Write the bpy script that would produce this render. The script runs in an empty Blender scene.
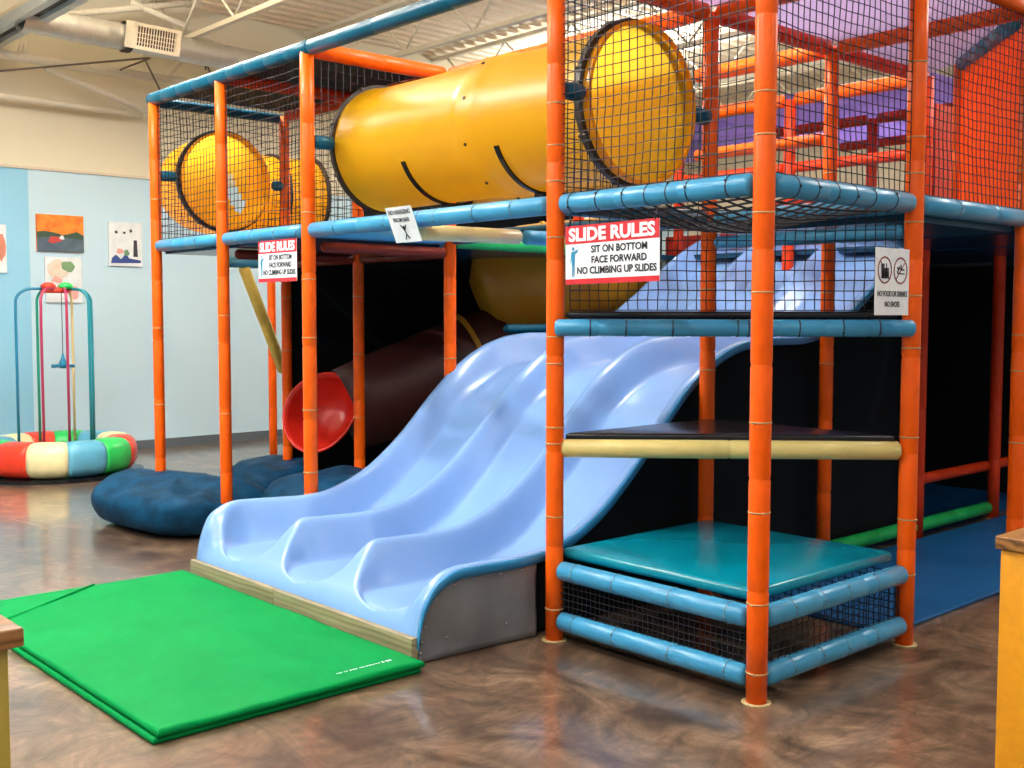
import bpy, bmesh, math, random
from mathutils import Vector as V, Matrix, noise
random.seed(7)
PI = math.pi
C = bpy.context.scene.collection
WP = {}

# ------------------------------------------------------------------ materials
def new_mat(name):
    m = bpy.data.materials.new(name); m.use_nodes = True
    nt = m.node_tree; b = nt.nodes['Principled BSDF']
    return m, nt, b
def noise_bump(nt, b, scale, strength, detail=3, dist=.01, coord='Object'):
    tc = nt.nodes.new('ShaderNodeTexCoord'); n = nt.nodes.new('ShaderNodeTexNoise')
    n.inputs['Scale'].default_value = scale; n.inputs['Detail'].default_value = detail
    bp = nt.nodes.new('ShaderNodeBump'); bp.inputs['Strength'].default_value = strength
    bp.inputs['Distance'].default_value = dist
    nt.links.new(tc.outputs[coord], n.inputs['Vector']); nt.links.new(n.outputs['Fac'], bp.inputs['Height'])
    nt.links.new(bp.outputs['Normal'], b.inputs['Normal'])
    return tc, n
def vary(nt, b, n, c1, c2, lo=.35, hi=.65):
    r = nt.nodes.new('ShaderNodeValToRGB')
    r.color_ramp.elements[0].position = lo; r.color_ramp.elements[0].color = (*c1, 1)
    r.color_ramp.elements[1].position = hi; r.color_ramp.elements[1].color = (*c2, 1)
    nt.links.new(n.outputs['Fac'], r.inputs['Fac']); nt.links.new(r.outputs['Color'], b.inputs['Base Color'])
    return r
def vinyl(name, col, rough=.34, bump=.25, scale=9, v=.06, coat=.12, spec=.4):
    m, nt, b = new_mat(name)
    tc, n = noise_bump(nt, b, scale, bump)
    vary(nt, b, n, [c*(1-v) for c in col], [min(1, c*(1+v)) for c in col])
    b.inputs['Roughness'].default_value = rough
    b.inputs['Specular IOR Level'].default_value = spec
    b.inputs['Coat Weight'].default_value = coat; b.inputs['Coat Roughness'].default_value = .15
    return m
def plain(name, col, rough=.5, metal=0):
    m, nt, b = new_mat(name)
    tc, n = noise_bump(nt, b, 30, .08)
    vary(nt, b, n, [c*.95 for c in col], [min(1, c*1.04) for c in col])
    b.inputs['Roughness'].default_value = rough; b.inputs['Metallic'].default_value = metal
    return m
def translucent(name, col, rough=.25, mix=.3, tcol=None):
    m, nt, b = new_mat(name)
    tc, n = noise_bump(nt, b, 1.5, .03)
    vary(nt, b, n, [c*.97 for c in col], [min(1, c*1.03) for c in col])
    b.inputs['Roughness'].default_value = rough
    t = nt.nodes.new('ShaderNodeBsdfTranslucent'); t.inputs['Color'].default_value = (*(tcol or col), 1)
    mx = nt.nodes.new('ShaderNodeMixShader'); mx.inputs[0].default_value = mix
    nt.links.new(b.outputs[0], mx.inputs[1]); nt.links.new(t.outputs[0], mx.inputs[2])
    nt.links.new(mx.outputs[0], nt.nodes['Material Output'].inputs['Surface'])
    return m
ORANGE = vinyl('orange_vinyl', (.90, .115, .002), coat=.06, rough=.36, spec=.25)
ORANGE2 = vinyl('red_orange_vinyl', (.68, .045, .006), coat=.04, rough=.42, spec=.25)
BLUE = vinyl('sky_blue_vinyl', (.045, .29, .52))
TEALB = vinyl('teal_blue_vinyl', (.002, .085, .15), coat=.05, spec=.25)
TEAL = vinyl('teal_mat_vinyl', (.0, .23, .33), rough=.24, scale=3)
YEL = vinyl('pale_yellow_vinyl', (.66, .55, .20), coat=.05)
CREAM = vinyl('cream_vinyl', (.80, .70, .36))
GREENV = vinyl('green_vinyl', (.01, .45, .10))
RED = vinyl('red_vinyl', (.78, .04, .015))
GREENMAT = vinyl('green_mat_vinyl', (.0, .225, .052), rough=.5, bump=1.0, scale=2.6, v=.06, coat=0, spec=.06)
BLUEMAT = vinyl('blue_floor_mat_vinyl', (.004, .10, .30), rough=.5, scale=3, coat=0)
NAVYV = vinyl('navy_vinyl', (.008, .05, .11), rough=.25, scale=4)
BLACKV = vinyl('black_vinyl', (.006, .007, .009), rough=.25, scale=4)
DARKPANEL = plain('dark_backdrop_sheet', (.009, .012, .014), .95)  # for sheets that stand in for the darkness inside the frame
DARKPANEL.node_tree.nodes['Principled BSDF'].inputs['Specular IOR Level'].default_value = .1
ROOFNET = plain('dark_roof_mesh', (.030, .026, .024), .8)
NETM = plain('black_net_cord', (.006, .006, .012), .6)
TIE = plain('tan_cable_tie', (.50, .36, .16), .4)
TIEB = plain('blue_grey_cable_tie', (.10, .24, .33), .4)
TIED = plain('dark_cable_tie', (.02, .02, .03), .4)
TUBE = translucent('yellow_tube_plastic', (.64, .365, .004), .34, .36, (1.0, .64, .05))
TUBEO = translucent('orange_tube_plastic', (.95, .46, .012), .25, .5, (1.0, .60, .04))
TUBEB = translucent('amber_tube_plastic', (.62, .33, .03), .3, .15)
SCOOP = translucent('red_scoop_plastic', (.80, .03, .015), .25, .25)
DRED = translucent('shade_dark_tube_plastic', (.055, .012, .010), .5, .03)  # tube plastic coloured dark, the shade around it put into the base colour
SLIDE = vinyl('slide_blue_plastic', (.20, .375, .72), rough=.25, bump=.05, scale=2, v=.03, coat=.3, spec=.5)
SLIDEEDGE = vinyl('slide_edge_blue', (.03, .25, .52), rough=.3)
PURPLE = translucent('lavender_roof_fabric', (.50, .42, .54), .6, .6)
PURPLE2 = translucent('violet_roof_fabric', (.36, .28, .52), .6, .6)
ORPANEL = translucent('orange_panel_plastic', (.97, .17, .006), .5, .6, (1.0, .26, .01))
RDPANEL = translucent('red_panel_plastic', (.62, .05, .025), .4, .2)
SKIRT = vinyl('grey_skirt_vinyl', (.17, .175, .185), rough=.36, bump=1.0, scale=4, v=.15)
GALV = plain('galvanised_duct', (.62, .62, .58), .4, .5)
JOIST = plain('cream_painted_steel', (.80, .73, .58), .5)
CEILM = plain('cream_corrugated_deck', (.86, .74, .56), .6)
WHITE = plain('white_sign_plastic', (.86, .89, .92), .4)
SIGNRED = plain('sign_red', (.62, .02, .03), .4)
INK = plain('sign_black_ink', (.01, .012, .02), .5)
INKB = plain('sign_blue_ink', (.02, .25, .45), .5)
INKR = plain('sign_dark_red_ink', (.22, .03, .03), .5)
STEEL = plain('bolt_steel', (.30, .30, .30), .4, 1)
DARKMET = plain('dark_bronze_metal', (.03, .018, .012), .5)
BASEB = plain('grey_baseboard', (.10, .125, .145), .5)
YELWALL = plain('yellow_counter_laminate', (.72, .30, .003), .45)
OLIVE = plain('mustard_counter_laminate', (.42, .31, .05), .45)

def wood(name, c1, c2, c3, axis, scale=2.2, rough=.45, wm=.5):
    m, nt, b = new_mat(name)
    tc = nt.nodes.new('ShaderNodeTexCoord'); mp = nt.nodes.new('ShaderNodeMapping')
    s = [9, 9, 9]; s['xyz'.index(axis)] = 1.1
    mp.inputs['Scale'].default_value = s
    n = nt.nodes.new('ShaderNodeTexNoise'); n.inputs['Scale'].default_value = scale; n.inputs['Detail'].default_value = 4
    w = nt.nodes.new('ShaderNodeTexWave'); w.wave_type = 'BANDS'; w.bands_direction = 'Z'
    w.inputs['Scale'].default_value = 1.2; w.inputs['Distortion'].default_value = 9; w.inputs['Detail'].default_value = 2
    w.inputs['Detail Scale'].default_value = .8
    r = nt.nodes.new('ShaderNodeValToRGB'); e = r.color_ramp.elements
    e[0].position = .1; e[0].color = (*c1, 1); e[1].position = .9; e[1].color = (*c3, 1)
    q = e.new(.5); q.color = (*c2, 1)
    nt.links.new(tc.outputs['Object'], mp.inputs['Vector']); nt.links.new(mp.outputs[0], n.inputs['Vector'])
    nt.links.new(mp.outputs[0], w.inputs['Vector'])
    mx = nt.nodes.new('ShaderNodeMix'); mx.data_type = 'FLOAT'; mx.inputs[0].default_value = wm
    nt.links.new(n.outputs['Fac'], mx.inputs[2]); nt.links.new(w.outputs['Fac'], mx.inputs[3])
    nt.links.new(mx.outputs[0], r.inputs['Fac']); nt.links.new(r.outputs['Color'], b.inputs['Base Color'])
    b.inputs['Roughness'].default_value = rough
    return m
TOEWOOD = wood('toe_board_wood', (.09, .065, .035), (.30, .25, .14), (.42, .37, .24), 'y', scale=1.6, wm=.22)
CAPWOOD = wood('stained_cap_wood', (.05, .02, .006), (.28, .12, .03), (.34, .17, .05), 'x', rough=.35)

def floor_mat():
    m, nt, b = new_mat('stained_concrete')
    N = nt.nodes.new; L = nt.links.new
    tc = N('ShaderNodeTexCoord')
    # trowel swirls: strongly distorted noise, stretched
    n0 = N('ShaderNodeTexNoise'); n0.inputs['Scale'].default_value = 1.1; n0.inputs['Detail'].default_value = 2
    L(tc.outputs['Object'], n0.inputs['Vector'])
    ad = N('ShaderNodeMix'); ad.data_type = 'VECTOR'; ad.inputs[0].default_value = .42
    L(tc.outputs['Object'], ad.inputs[4]); L(n0.outputs['Color'], ad.inputs[5])
    mp = N('ShaderNodeMapping'); mp.inputs['Scale'].default_value = (4.4, 2.2, 1); mp.inputs['Rotation'].default_value = (0, 0, .7)
    L(ad.outputs[1], mp.inputs['Vector'])
    n1 = N('ShaderNodeTexNoise'); n1.inputs['Scale'].default_value = 1.25; n1.inputs['Detail'].default_value = 9
    n1.inputs['Roughness'].default_value = .70; n1.inputs['Distortion'].default_value = 1.5
    L(mp.outputs[0], n1.inputs['Vector'])
    r1 = N('ShaderNodeValToRGB'); e = r1.color_ramp.elements
    e[0].position = .28; e[0].color = (.055, .034, .023, 1); e[1].position = .74; e[1].color = (.34, .235, .15, 1)
    for p, c in ((.42, (.11, .068, .043, 1)), (.52, (.17, .108, .066, 1)), (.61, (.25, .165, .105, 1))):
        q = e.new(p); q.color = c
    L(n1.outputs['Fac'], r1.inputs['Fac'])
    mp3 = N('ShaderNodeMapping'); mp3.inputs['Scale'].default_value = (3.0, 7.0, 1); mp3.inputs['Rotation'].default_value = (0, 0, -.5)
    L(ad.outputs[1], mp3.inputs['Vector'])
    n3 = N('ShaderNodeTexNoise'); n3.inputs['Scale'].default_value = 1.5; n3.inputs['Detail'].default_value = 12
    n3.inputs['Roughness'].default_value = .75; n3.inputs['Distortion'].default_value = 3.2
    L(mp3.outputs[0], n3.inputs['Vector'])
    r3 = N('ShaderNodeMapRange'); r3.inputs['From Min'].default_value = .36; r3.inputs['From Max'].default_value = .64
    r3.inputs['To Min'].default_value = .60; r3.inputs['To Max'].default_value = 1.34; L(n3.outputs['Fac'], r3.inputs['Value'])
    m3 = N('ShaderNodeMix'); m3.data_type = 'RGBA'; m3.blend_type = 'MULTIPLY'; m3.inputs[0].default_value = 1
    L(r1.outputs['Color'], m3.inputs[6]); L(r3.outputs[0], m3.inputs[7])
    n2 = N('ShaderNodeTexNoise'); n2.inputs['Scale'].default_value = .45; n2.inputs['Detail'].default_value = 3
    L(tc.outputs['Object'], n2.inputs['Vector'])
    mr = N('ShaderNodeMapRange'); mr.inputs['From Min'].default_value = .35; mr.inputs['From Max'].default_value = .65
    mr.inputs['To Min'].default_value = .62; mr.inputs['To Max'].default_value = 1.3
    L(n2.outputs['Fac'], mr.inputs['Value'])
    ml = N('ShaderNodeMix'); ml.data_type = 'RGBA'; ml.blend_type = 'MULTIPLY'; ml.inputs[0].default_value = 1
    L(m3.outputs[2], ml.inputs[6]); L(mr.outputs[0], ml.inputs[7])
    L(ml.outputs[2], b.inputs['Base Color'])
    b.inputs['Roughness'].default_value = .22
    rr = N('ShaderNodeMapRange'); rr.inputs['To Min'].default_value = .26; rr.inputs['To Max'].default_value = .42
    L(n1.outputs['Fac'], rr.inputs['Value']); L(rr.outputs[0], b.inputs['Roughness'])
    bp = N('ShaderNodeBump'); bp.inputs['Strength'].default_value = .12; bp.inputs['Distance'].default_value = .01
    L(n1.outputs['Fac'], bp.inputs['Height']); L(bp.outputs['Normal'], b.inputs['Normal'])
    b.inputs['Coat Weight'].default_value = .8; b.inputs['Coat Roughness'].default_value = .13
    return m
FLOOR = floor_mat()

def wall_mat():
    # two paint colours below the ledge, cream above: real paint borders at fixed places
    m, nt, b = new_mat('painted_wall')
    N = nt.nodes.new; L = nt.links.new
    g = N('ShaderNodeNewGeometry'); s = N('ShaderNodeSeparateXYZ'); L(g.outputs['Position'], s.inputs[0])
    a = N('ShaderNodeMath'); a.operation = 'GREATER_THAN'; a.inputs[1].default_value = 3.22; L(s.outputs['Z'], a.inputs[0])
    c = N('ShaderNodeMath'); c.operation = 'GREATER_THAN'; c.inputs[1].default_value = .53; L(s.outputs['X'], c.inputs[0])
    m1 = N('ShaderNodeMix'); m1.data_type = 'RGBA'; m1.inputs[6].default_value = (.27, .58, .78, 1); m1.inputs[7].default_value = (.54, .74, .85, 1)
    m2 = N('ShaderNodeMix'); m2.data_type = 'RGBA'; m2.inputs[7].default_value = (.76, .70, .52, 1)
    L(c.outputs[0], m1.inputs[0]); L(a.outputs[0], m2.inputs[0]); L(m1.outputs[2], m2.inputs[6]); L(m2.outputs[2], b.inputs['Base Color'])
    b.inputs['Roughness'].default_value = .55
    return m
WALL = wall_mat()
CREAMWALL = plain('cream_wall_paint', (.66, .58, .44), .6)

# ------------------------------------------------------------------ builders
class MB:
    def __init__(s): s.bm = bmesh.new(); s.mi = 0
    def face(s, vs, smooth=False):
        try:
            f = s.bm.faces.new(vs); f.smooth = smooth; f.material_index = s.mi; return f
        except ValueError: return None
    def quad(s, *ps):
        return s.face([s.bm.verts.new(p) for p in ps])
    def box(s, lo, hi, rot=None, ctr=None):
        x0, y0, z0 = lo; x1, y1, z1 = hi
        vs = [s.bm.verts.new(p) for p in ((x0,y0,z0),(x1,y0,z0),(x1,y1,z0),(x0,y1,z0),(x0,y0,z1),(x1,y0,z1),(x1,y1,z1),(x0,y1,z1))]
        for q in ((3,2,1,0),(4,5,6,7),(0,1,5,4),(1,2,6,5),(2,3,7,6),(3,0,4,7)): s.face([vs[i] for i in q])
        if rot is not None:
            c = V(ctr)
            for v in vs: v.co = c + rot @ (v.co - c)
        return vs
    def sweep(s, pts, rad, n=12, caps=True, smooth=True, closed=False, flat=1.0):
        pts = [V(p) for p in pts]; m = len(pts)
        rads = rad if isinstance(rad, (list, tuple)) else [rad]*m
        rings = []; up = None
        for i, p in enumerate(pts):
            if closed: t = pts[(i+1) % m] - pts[i-1]
            else: t = pts[min(i+1, m-1)] - pts[max(i-1, 0)]
            t.normalize()
            if up is None:
                up = V((0,0,1)) if abs(t.z) < .9 else V((1,0,0))
            a = t.cross(up)
            if a.length < 1e-6: a = t.cross(V((0,1,0)))
            a.normalize(); up = a.cross(t).normalized()
            rings.append([s.bm.verts.new(p + rads[i]*(math.cos(2*PI*k/n)*a + math.sin(2*PI*k/n)*up*flat)) for k in range(n)])
        for i in range(m if closed else m-1):
            A, B = rings[i], rings[(i+1) % m]
            for k in range(n): s.face([A[k], A[(k+1)%n], B[(k+1)%n], B[k]], smooth)
        if caps and not closed:
            s.face(rings[0][::-1]); s.face(rings[-1])
        return rings
    def lathe(s, prof, o, axis, n=24, smooth=True, skip=None):
        # prof: list of (distance along axis, radius)
        axis = V(axis).normalized(); o = V(o)
        a = axis.cross(V((0,0,1)) if abs(axis.z) < .9 else V((1,0,0))).normalized(); b = axis.cross(a)
        rings = []
        for d, r in prof:
            if r < 1e-5: rings.append([s.bm.verts.new(o + d*axis)])
            else: rings.append([s.bm.verts.new(o + d*axis + r*(math.cos(2*PI*k/n)*a + math.sin(2*PI*k/n)*b)) for k in range(n)])
        for A, B in zip(rings, rings[1:]):
            for k in range(n):
                k2 = (k+1) % n
                if len(A) == 1 and len(B) == 1: continue
                if len(A) == 1: s.face([A[0], B[k2], B[k]], smooth)
                elif len(B) == 1: s.face([A[k], A[k2], B[0]], smooth)
                else: s.face([A[k], A[k2], B[k2], B[k]], smooth)
        return rings
    def torus(s, c, axis, R, r, n=24, m=8):
        axis = V(axis).normalized()
        a = axis.cross(V((0,0,1)) if abs(axis.z) < .9 else V((1,0,0))).normalized(); b = axis.cross(a)
        pts = [V(c) + R*(math.cos(2*PI*k/n)*a + math.sin(2*PI*k/n)*b) for k in range(n)]
        rings = []
        for k in range(n):
            d = (pts[k]-V(c)).normalized()
            rings.append([s.bm.verts.new(pts[k] + r*(math.cos(2*PI*j/m)*d + math.sin(2*PI*j/m)*axis)) for j in range(m)])
        for k in range(n):
            A, B = rings[k], rings[(k+1) % n]
            for j in range(m): s.face([A[j], B[j], B[(j+1)%m], A[(j+1)%m]], True)
    def grid(s, f, nu, nv, smooth=True, keep=None):
        vs = [[s.bm.verts.new(f(i/nu, j/nv)) for j in range(nv+1)] for i in range(nu+1)]
        for i in range(nu):
            for j in range(nv):
                if keep and not keep((i+.5)/nu, (j+.5)/nv): continue
                s.face([vs[i][j], vs[i+1][j], vs[i+1][j+1], vs[i][j+1]], smooth)
        return vs
    def build(s, name, mats, parent=None, fixn=True, origin=None):
        if fixn: bmesh.ops.recalc_face_normals(s.bm, faces=s.bm.faces)
        vs = [v.co for v in s.bm.verts]
        if origin is None:
            lo = V([min(v[i] for v in vs) for i in range(3)]); hi = V([max(v[i] for v in vs) for i in range(3)])
            origin = V(((lo.x+hi.x)/2, (lo.y+hi.y)/2, lo.z))
        origin = V(origin)
        for v in s.bm.verts: v.co -= origin
        me = bpy.data.meshes.new(name); s.bm.to_mesh(me); s.bm.free()
        for m in (mats if isinstance(mats, (list, tuple)) else [mats]): me.materials.append(m)
        o = bpy.data.objects.new(name, me); C.objects.link(o)
        WP[o] = origin
        if parent: o.parent = parent; o.location = origin - WP[parent]
        else: o.location = origin
        return o
def thing(name, label, cat, loc=(0,0,0), group=None):
    o = bpy.data.objects.new(name, None); C.objects.link(o); o.empty_display_size = .1
    o.location = loc; WP[o] = V(loc); o['label'] = label; o['category'] = cat
    if group: o['group'] = group
    return o
def tag(o, label, cat, group=None, kind=None):
    o['label'] = label; o['category'] = cat
    if group: o['group'] = group
    if kind: o['kind'] = kind
    return o
def struct(o, label=None):
    o['kind'] = 'structure'
    if label: o['label'] = label
    return o
def bevel(o, w, seg=2):
    m = o.modifiers.new('bevel', 'BEVEL'); m.width = w; m.segments = seg; m.limit_method = 'ANGLE'
    for p in o.data.polygons: p.use_smooth = True
    return o
def solid(o, t, off=-1):
    m = o.modifiers.new('solid', 'SOLIDIFY'); m.thickness = t; m.offset = off; return o

# ------------------------------------------------------------------ grid of the frame
YC, YB, YA = 3.435, 4.57, 5.655
Y1 = 1.20
HD, HM, HT = 2.138, 1.551, 3.27
Y2 = 2.34
frame = thing('play_structure', 'two-storey climbing frame of orange padded posts and blue padded rails with black netting', 'climbing frame', (0, 0, 0))

def pad_profile(L, r, seg, endround=True):
    """foam sleeve with seam grooves every seg metres"""
    prof = [(0, 0), (.002, r*.7), (.016, r)] if endround else [(0, 0), (0, r)]
    n = max(1, round(L/seg)); 
    for i in range(1, n):
        d = L*i/n
        prof += [(d-.012, r*1.02), (d-.002, r*.955), (d+.002, r*.955), (d+.012, r*1.02)]
    prof += [(L-.016, r), (L-.002, r*.7), (L, 0)] if endround else [(L, r), (L, 0)]
    return prof
def ties(parent, p0, p1, r, ds, mat, n=18):
    p0 = V(p0); ax = (V(p1)-p0).normalized()
    for d in ds:
        mb = MB(); c = p0 + ax*d
        mb.lathe([(-.0028, r*1.0), (-.0028, r+.0032), (.0028, r+.0032), (.0028, r*1.0)], c, ax, n)
        a = ax.cross(V((0,0,1)) if abs(ax.z) < .9 else V((1,0,0))).normalized()
        side = (V((-.75, -.66, .25)) - ax*ax.dot(V((-.75, -.66, .25)))).normalized()
        rot = random.uniform(-.9, .9)
        side = Matrix.Rotation(rot, 3, ax) @ side
        q = c + side*(r+.004)
        mb.sweep([q - side*.003, q + side*.005], .0055, 4, smooth=False)
        mb.build('cable_tie', mat, parent)
def post(x, y, z1=HT, mat=ORANGE, r=.043, tz=(), foot=True, z0=0.0, seg=.46):
    mb = MB(); 
    segs = pad_profile(z1-z0-.006, r, seg, False)
    mb.lathe(segs, (x, y, z0+.006), (0,0,1), 20)
    o = mb.build('post', mat, frame)
    if foot and z0 == 0:
        mb = MB(); mb.lathe([(0,0),(0,.062),(.005,.062),(.006,0)], (x,y,0), (0,0,1), 20); mb.build('foot_plate', TIE, o)
    ties(o, (x,y,0), (x,y,1), r, tz, TIE)
    return o
def rail(p0, p1, mat=BLUE, r=.044, seg=.4, tie=(), tmat=TIEB, name='rail', trim=.05, parent=None):
    p0 = V(p0); p1 = V(p1); d = (p1-p0); L = d.length; d.normalize()
    p0 = p0 + d*trim; L -= 2*trim
    mb = MB(); mb.lathe(pad_profile(L, r, seg), p0, d, 18)
    o = mb.build(name, mat, parent or frame)
    ties(o, p0, p0+d, r, [t*L for t in tie], tmat, 16)
    return o
TZ = lambda *a: a
post(0, 0, tz=(.13,.42,.80,1.17,1.70,2.02,2.33,2.50,2.95), r=.0435)
post(0, Y1, tz=(.16,.62,.98,1.06,1.37,1.50,1.98,2.25,2.42,2.62), r=.0435)
post(1.22, 0, tz=(.35,.62,1.02,1.45,1.70,2.05,2.28,2.45,2.8), r=.043)
post(2.44, 0, tz=(.9,1.3,1.5,2.4,2.7), r=.046)
post(0, YC, tz=(.60,1.0,1.46,1.83,2.25), r=.044)
post(0, YB, tz=(.9,1.6,2.4), r=.042)
post(0, YA, tz=(.9,1.5,2.5), r=.041)
for (x, y) in ((1.22,1.22),(2.44,1.22),(1.15,YC),(1.15,YB),(1.15,YA)):
    post(x, y, tz=(.8,1.3,1.75,2.5))
for (x, y) in ((3.66,1.22),(4.88,1.22),(3.66,0),(6.1,1.22),(4.88,Y2),(3.66,Y2)):
    post(x, y, mat=ORANGE2 if (x,y) != (3.66,0) else ORANGE, r=.045)
post(3.66, YC, mat=ORANGE2, z0=HD, foot=False); post(2.44, YC, mat=ORANGE2, z0=HD-.1, foot=False)
post(6.1, 3.47, mat=ORANGE2)
# --- rails at deck height, front row
R8 = (.07,.2,.38,.45,.62,.8)
rail((0,0,HD), (0,Y1,HD), r=.046, tie=(.1,.29,.39,.5,.62,.77,.93), tmat=TIED)
rail((0,0,HD), (1.22,0,HD), r=.047, tie=(.12,.25,.39,.52,.66,.83), tmat=TIED)
rail((1.22,0,HD), (2.44,0,HD), r=.047, tie=(.3,.7))
rail((2.44,0,HD), (3.66,0,HD), r=.047)
rail((0,Y1,HD), (0,YC,HD), r=.046, tie=(.11,.25,.40,.47,.56,.62,.86), seg=.6)
rail((0,YC,HD), (0,YB,HD), r=.044, tie=(.3,.6,.8))
rail((0,YB,HD), (0,YA,HD), r=.044, tie=(.3,.7))
rail((0,YC,HD), (1.15,YC,HD), r=.044)
rail((0,YA,HD), (1.15,YA,HD), mat=TEALB)
rail((1.15,YC,HD+.085), (1.15,YA,HD+.085), mat=GREENV)
rail((1.15,1.22,HD), (1.15,YC,HD), mat=TEALB)
rail((1.15,YC,HD-.02), (2.9,YC,HD-.02), mat=GREENV)
rail((0,Y2,2.07), (.86,Y2,2.08), mat=CREAM, r=.045)
rail((.80,Y2,2.08), (1.15,Y2,2.08), mat=BLUE, r=.045)
rail((0,1.22,HD), (1.22,1.22,HD), mat=TEALB)
rail((1.22,0,HD), (1.22,1.22,HD), mat=BLUE)
rail((1.22,.0,HD-.13), (1.22,1.22,HD-.13), mat=BLUE, r=.035)
rail((1.22,1.22,HD), (2.44,1.22,HD), mat=TEALB)
rail((2.44,0,HD-.02), (2.44,1.22,HD-.02), mat=TEALB)
rail((2.44,1.22,HD), (3.66,1.22,HD), mat=TEALB); rail((3.66,0,HD), (3.66,1.22,HD), mat=TEALB)
rail((3.66,1.22,HD), (4.88,1.22,HD), mat=TEALB)
MAROON = vinyl('maroon_vinyl', (.16, .022, .012), coat=0, spec=.2)
rail((0.05,YC,HD-.1), (1.15,YC,HD-.1), mat=MAROON, r=.036)
rail((1.15,YC,HD-.1), (1.15,YB,HD-.1), mat=MAROON, r=.036); rail((1.15,YB,HD-.1), (1.15,YA,HD-.1), mat=MAROON, r=.036)
rail((0.05,YB,HD-.1), (1.15,YB,HD-.1), mat=MAROON, r=.036)
rail((1.7,3.52,1.50), (2.7,3.52,1.50), mat=TEALB, r=.035)
# cream beam that carries the crawl tube
rail((.78,1.30,2.29), (.78,2.75,2.29), mat=CREAM, r=.055, name='beam', seg=.72)
# diagonal rails of the two triangular steps
rail((-.035,1.17,1.545), (1.185,-.035,1.545), r=.041, tie=(.10,.20,.33,.51,.54,.68,.80,.9), seg=.22, tmat=TIED, trim=0)
rail((0.01,1.19,.955), (1.19,.01,.955), mat=YEL, r=.045, seg=.9, trim=.015)
# bottom rails
for z, r in ((.355,.047),(.105,.046)):
    rail((0,0,z), (0,Y1,z), r=r, seg=.42, tie=(.08,.36,.66,.9), tmat=TIEB, trim=.045)
    rail((0,0,z), (1.22,0,z), r=r, seg=.42, tie=(.15,.35,.53,.75), tmat=TIEB, trim=.045)
# floor rails inside
rail((1.3,1.24,.09), (4.88,1.24,.09), mat=GREENV, r=.047, seg=.6)
rail((3.66,1.26,.42), (4.88,1.26,.42), mat=ORANGE2, r=.04); rail((4.88,1.26,.42), (6.1,1.26,.42), mat=ORANGE2, r=.04)
# --- top level beams
rail((0,YA,HT), (0,YC,HT), mat=TEALB, r=.050, seg=.25, trim=-.05)
rail((0,YC,HT), (0,1.22,HT), mat=TEALB, r=.048, seg=.7, trim=.05)
rail((0,YA,HT-.02), (1.15,YA,HT-.02), mat=TEALB, r=.04)
rail((0,YB,HT), (1.15,YB,HT), mat=ORANGE2, r=.045)
rail((0,YC,HT), (1.15,YC,HT), r=.050, mat=ORANGE, seg=.5)
rail((1.15,YC,HT), (1.15,YA,HT), mat=ORANGE2)
rail((1.15,1.22,HT), (1.15,YC,HT), mat=ORANGE, r=.050, seg=1.1, trim=.02)
rail((0,1.22,HT), (1.22,1.22,HT), mat=ORANGE); rail((1.22,0,HT), (1.22,1.22,HT), mat=ORANGE)
rail((0,0,HT), (0,1.22,HT), mat=ORANGE); rail((0,0,HT), (1.22,0,HT), mat=ORANGE); rail((1.22,0,HT), (2.44,0,HT), mat=ORANGE)
for x0 in (1.22, 2.44): rail((x0,1.22,HT), (x0+1.22,1.22,HT), mat=ORANGE2, r=.048)
rail((2.44,0,HT), (2.44,1.22,HT), mat=ORANGE, r=.045)
rail((2.44,1.22,HT), (2.44,Y2,HT), mat=ORANGE, r=.05)
rail((2.44,Y2,HT), (2.44,YC,HT), mat=ORANGE, r=.045)
rail((3.66,1.22,HT), (3.66,Y2,HT), mat=ORANGE, r=.05); rail((3.66,Y2,HT), (3.66,YC,HT), mat=ORANGE, r=.05)
rail((4.88,1.22,HT), (4.88,Y2,HT), mat=ORANGE2, r=.045); rail((4.88,Y2,HT), (4.88,YC,HT), mat=ORANGE2, r=.045)
rail((6.1,1.22,HT), (6.1,YC,HT), mat=ORANGE2, r=.045)
rail((3.66,1.22,2.75), (3.66,Y2,2.75), mat=ORANGE2, r=.04); rail((3.66,Y2,2.75), (3.66,YC,2.75), mat=ORANGE2, r=.04)
rail((2.44,1.22,2.72), (2.44,Y2,2.72), mat=ORANGE, r=.04)
rail((4.88,1.22,2.6), (4.88,YC,2.6), mat=ORANGE2, r=.045)

# --- roofs and decks (fabric roofs hang just under the beams)
def slab(name, lo, hi, mat, parent=frame, bw=0):
    mb = MB(); mb.box(lo, hi); o = mb.build(name, mat, parent)
    if bw: bevel(o, bw)
    return o
slab('roof_mesh', (.05,YC+.05,HT+.035), (1.12,YA-.04,HT+.045), ROOFNET)
def roof(x0, y0, x1, y1, mat, z=HT+.05, sag=.05):
    mb = MB()
    mb.grid(lambda u, v: (x0+(x1-x0)*u, y0+(y1-y0)*v, z - sag*math.sin(PI*u)*math.sin(PI*v)), 8, 8)
    return solid(mb.build('roof_fabric', mat, frame), .008)
for x0 in (0, 1.22): roof(x0, 0, x0+1.22, 1.22, PURPLE)
for x0 in (3.66, 4.88):
    roof(x0, 1.22, x0+1.22, Y2, PURPLE2); roof(x0, Y2, x0+1.22, YC, PURPLE2)
mb = MB(); mb.face([mb.bm.verts.new(p) for p in ((2.44,1.22,HT+.03),(2.44,.02,HT+.03),(2.56,.06,HT+.03),(3.42,.83,HT+.03),(3.66,1.22,HT+.03))])
solid(mb.build('roof_fabric', PURPLE, frame), .008)
roof(4.88, YC, 6.1, YA, PURPLE2); roof(3.66, YC, 4.88, YA, PURPLE2)
slab('deck', (.05,YC+.05,HD-.06), (1.10,YA-.05,HD-.015), NAVYV)
slab('deck', (1.27,.05,HD-.075), (2.39,1.17,HD-.02), TEALB)
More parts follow.
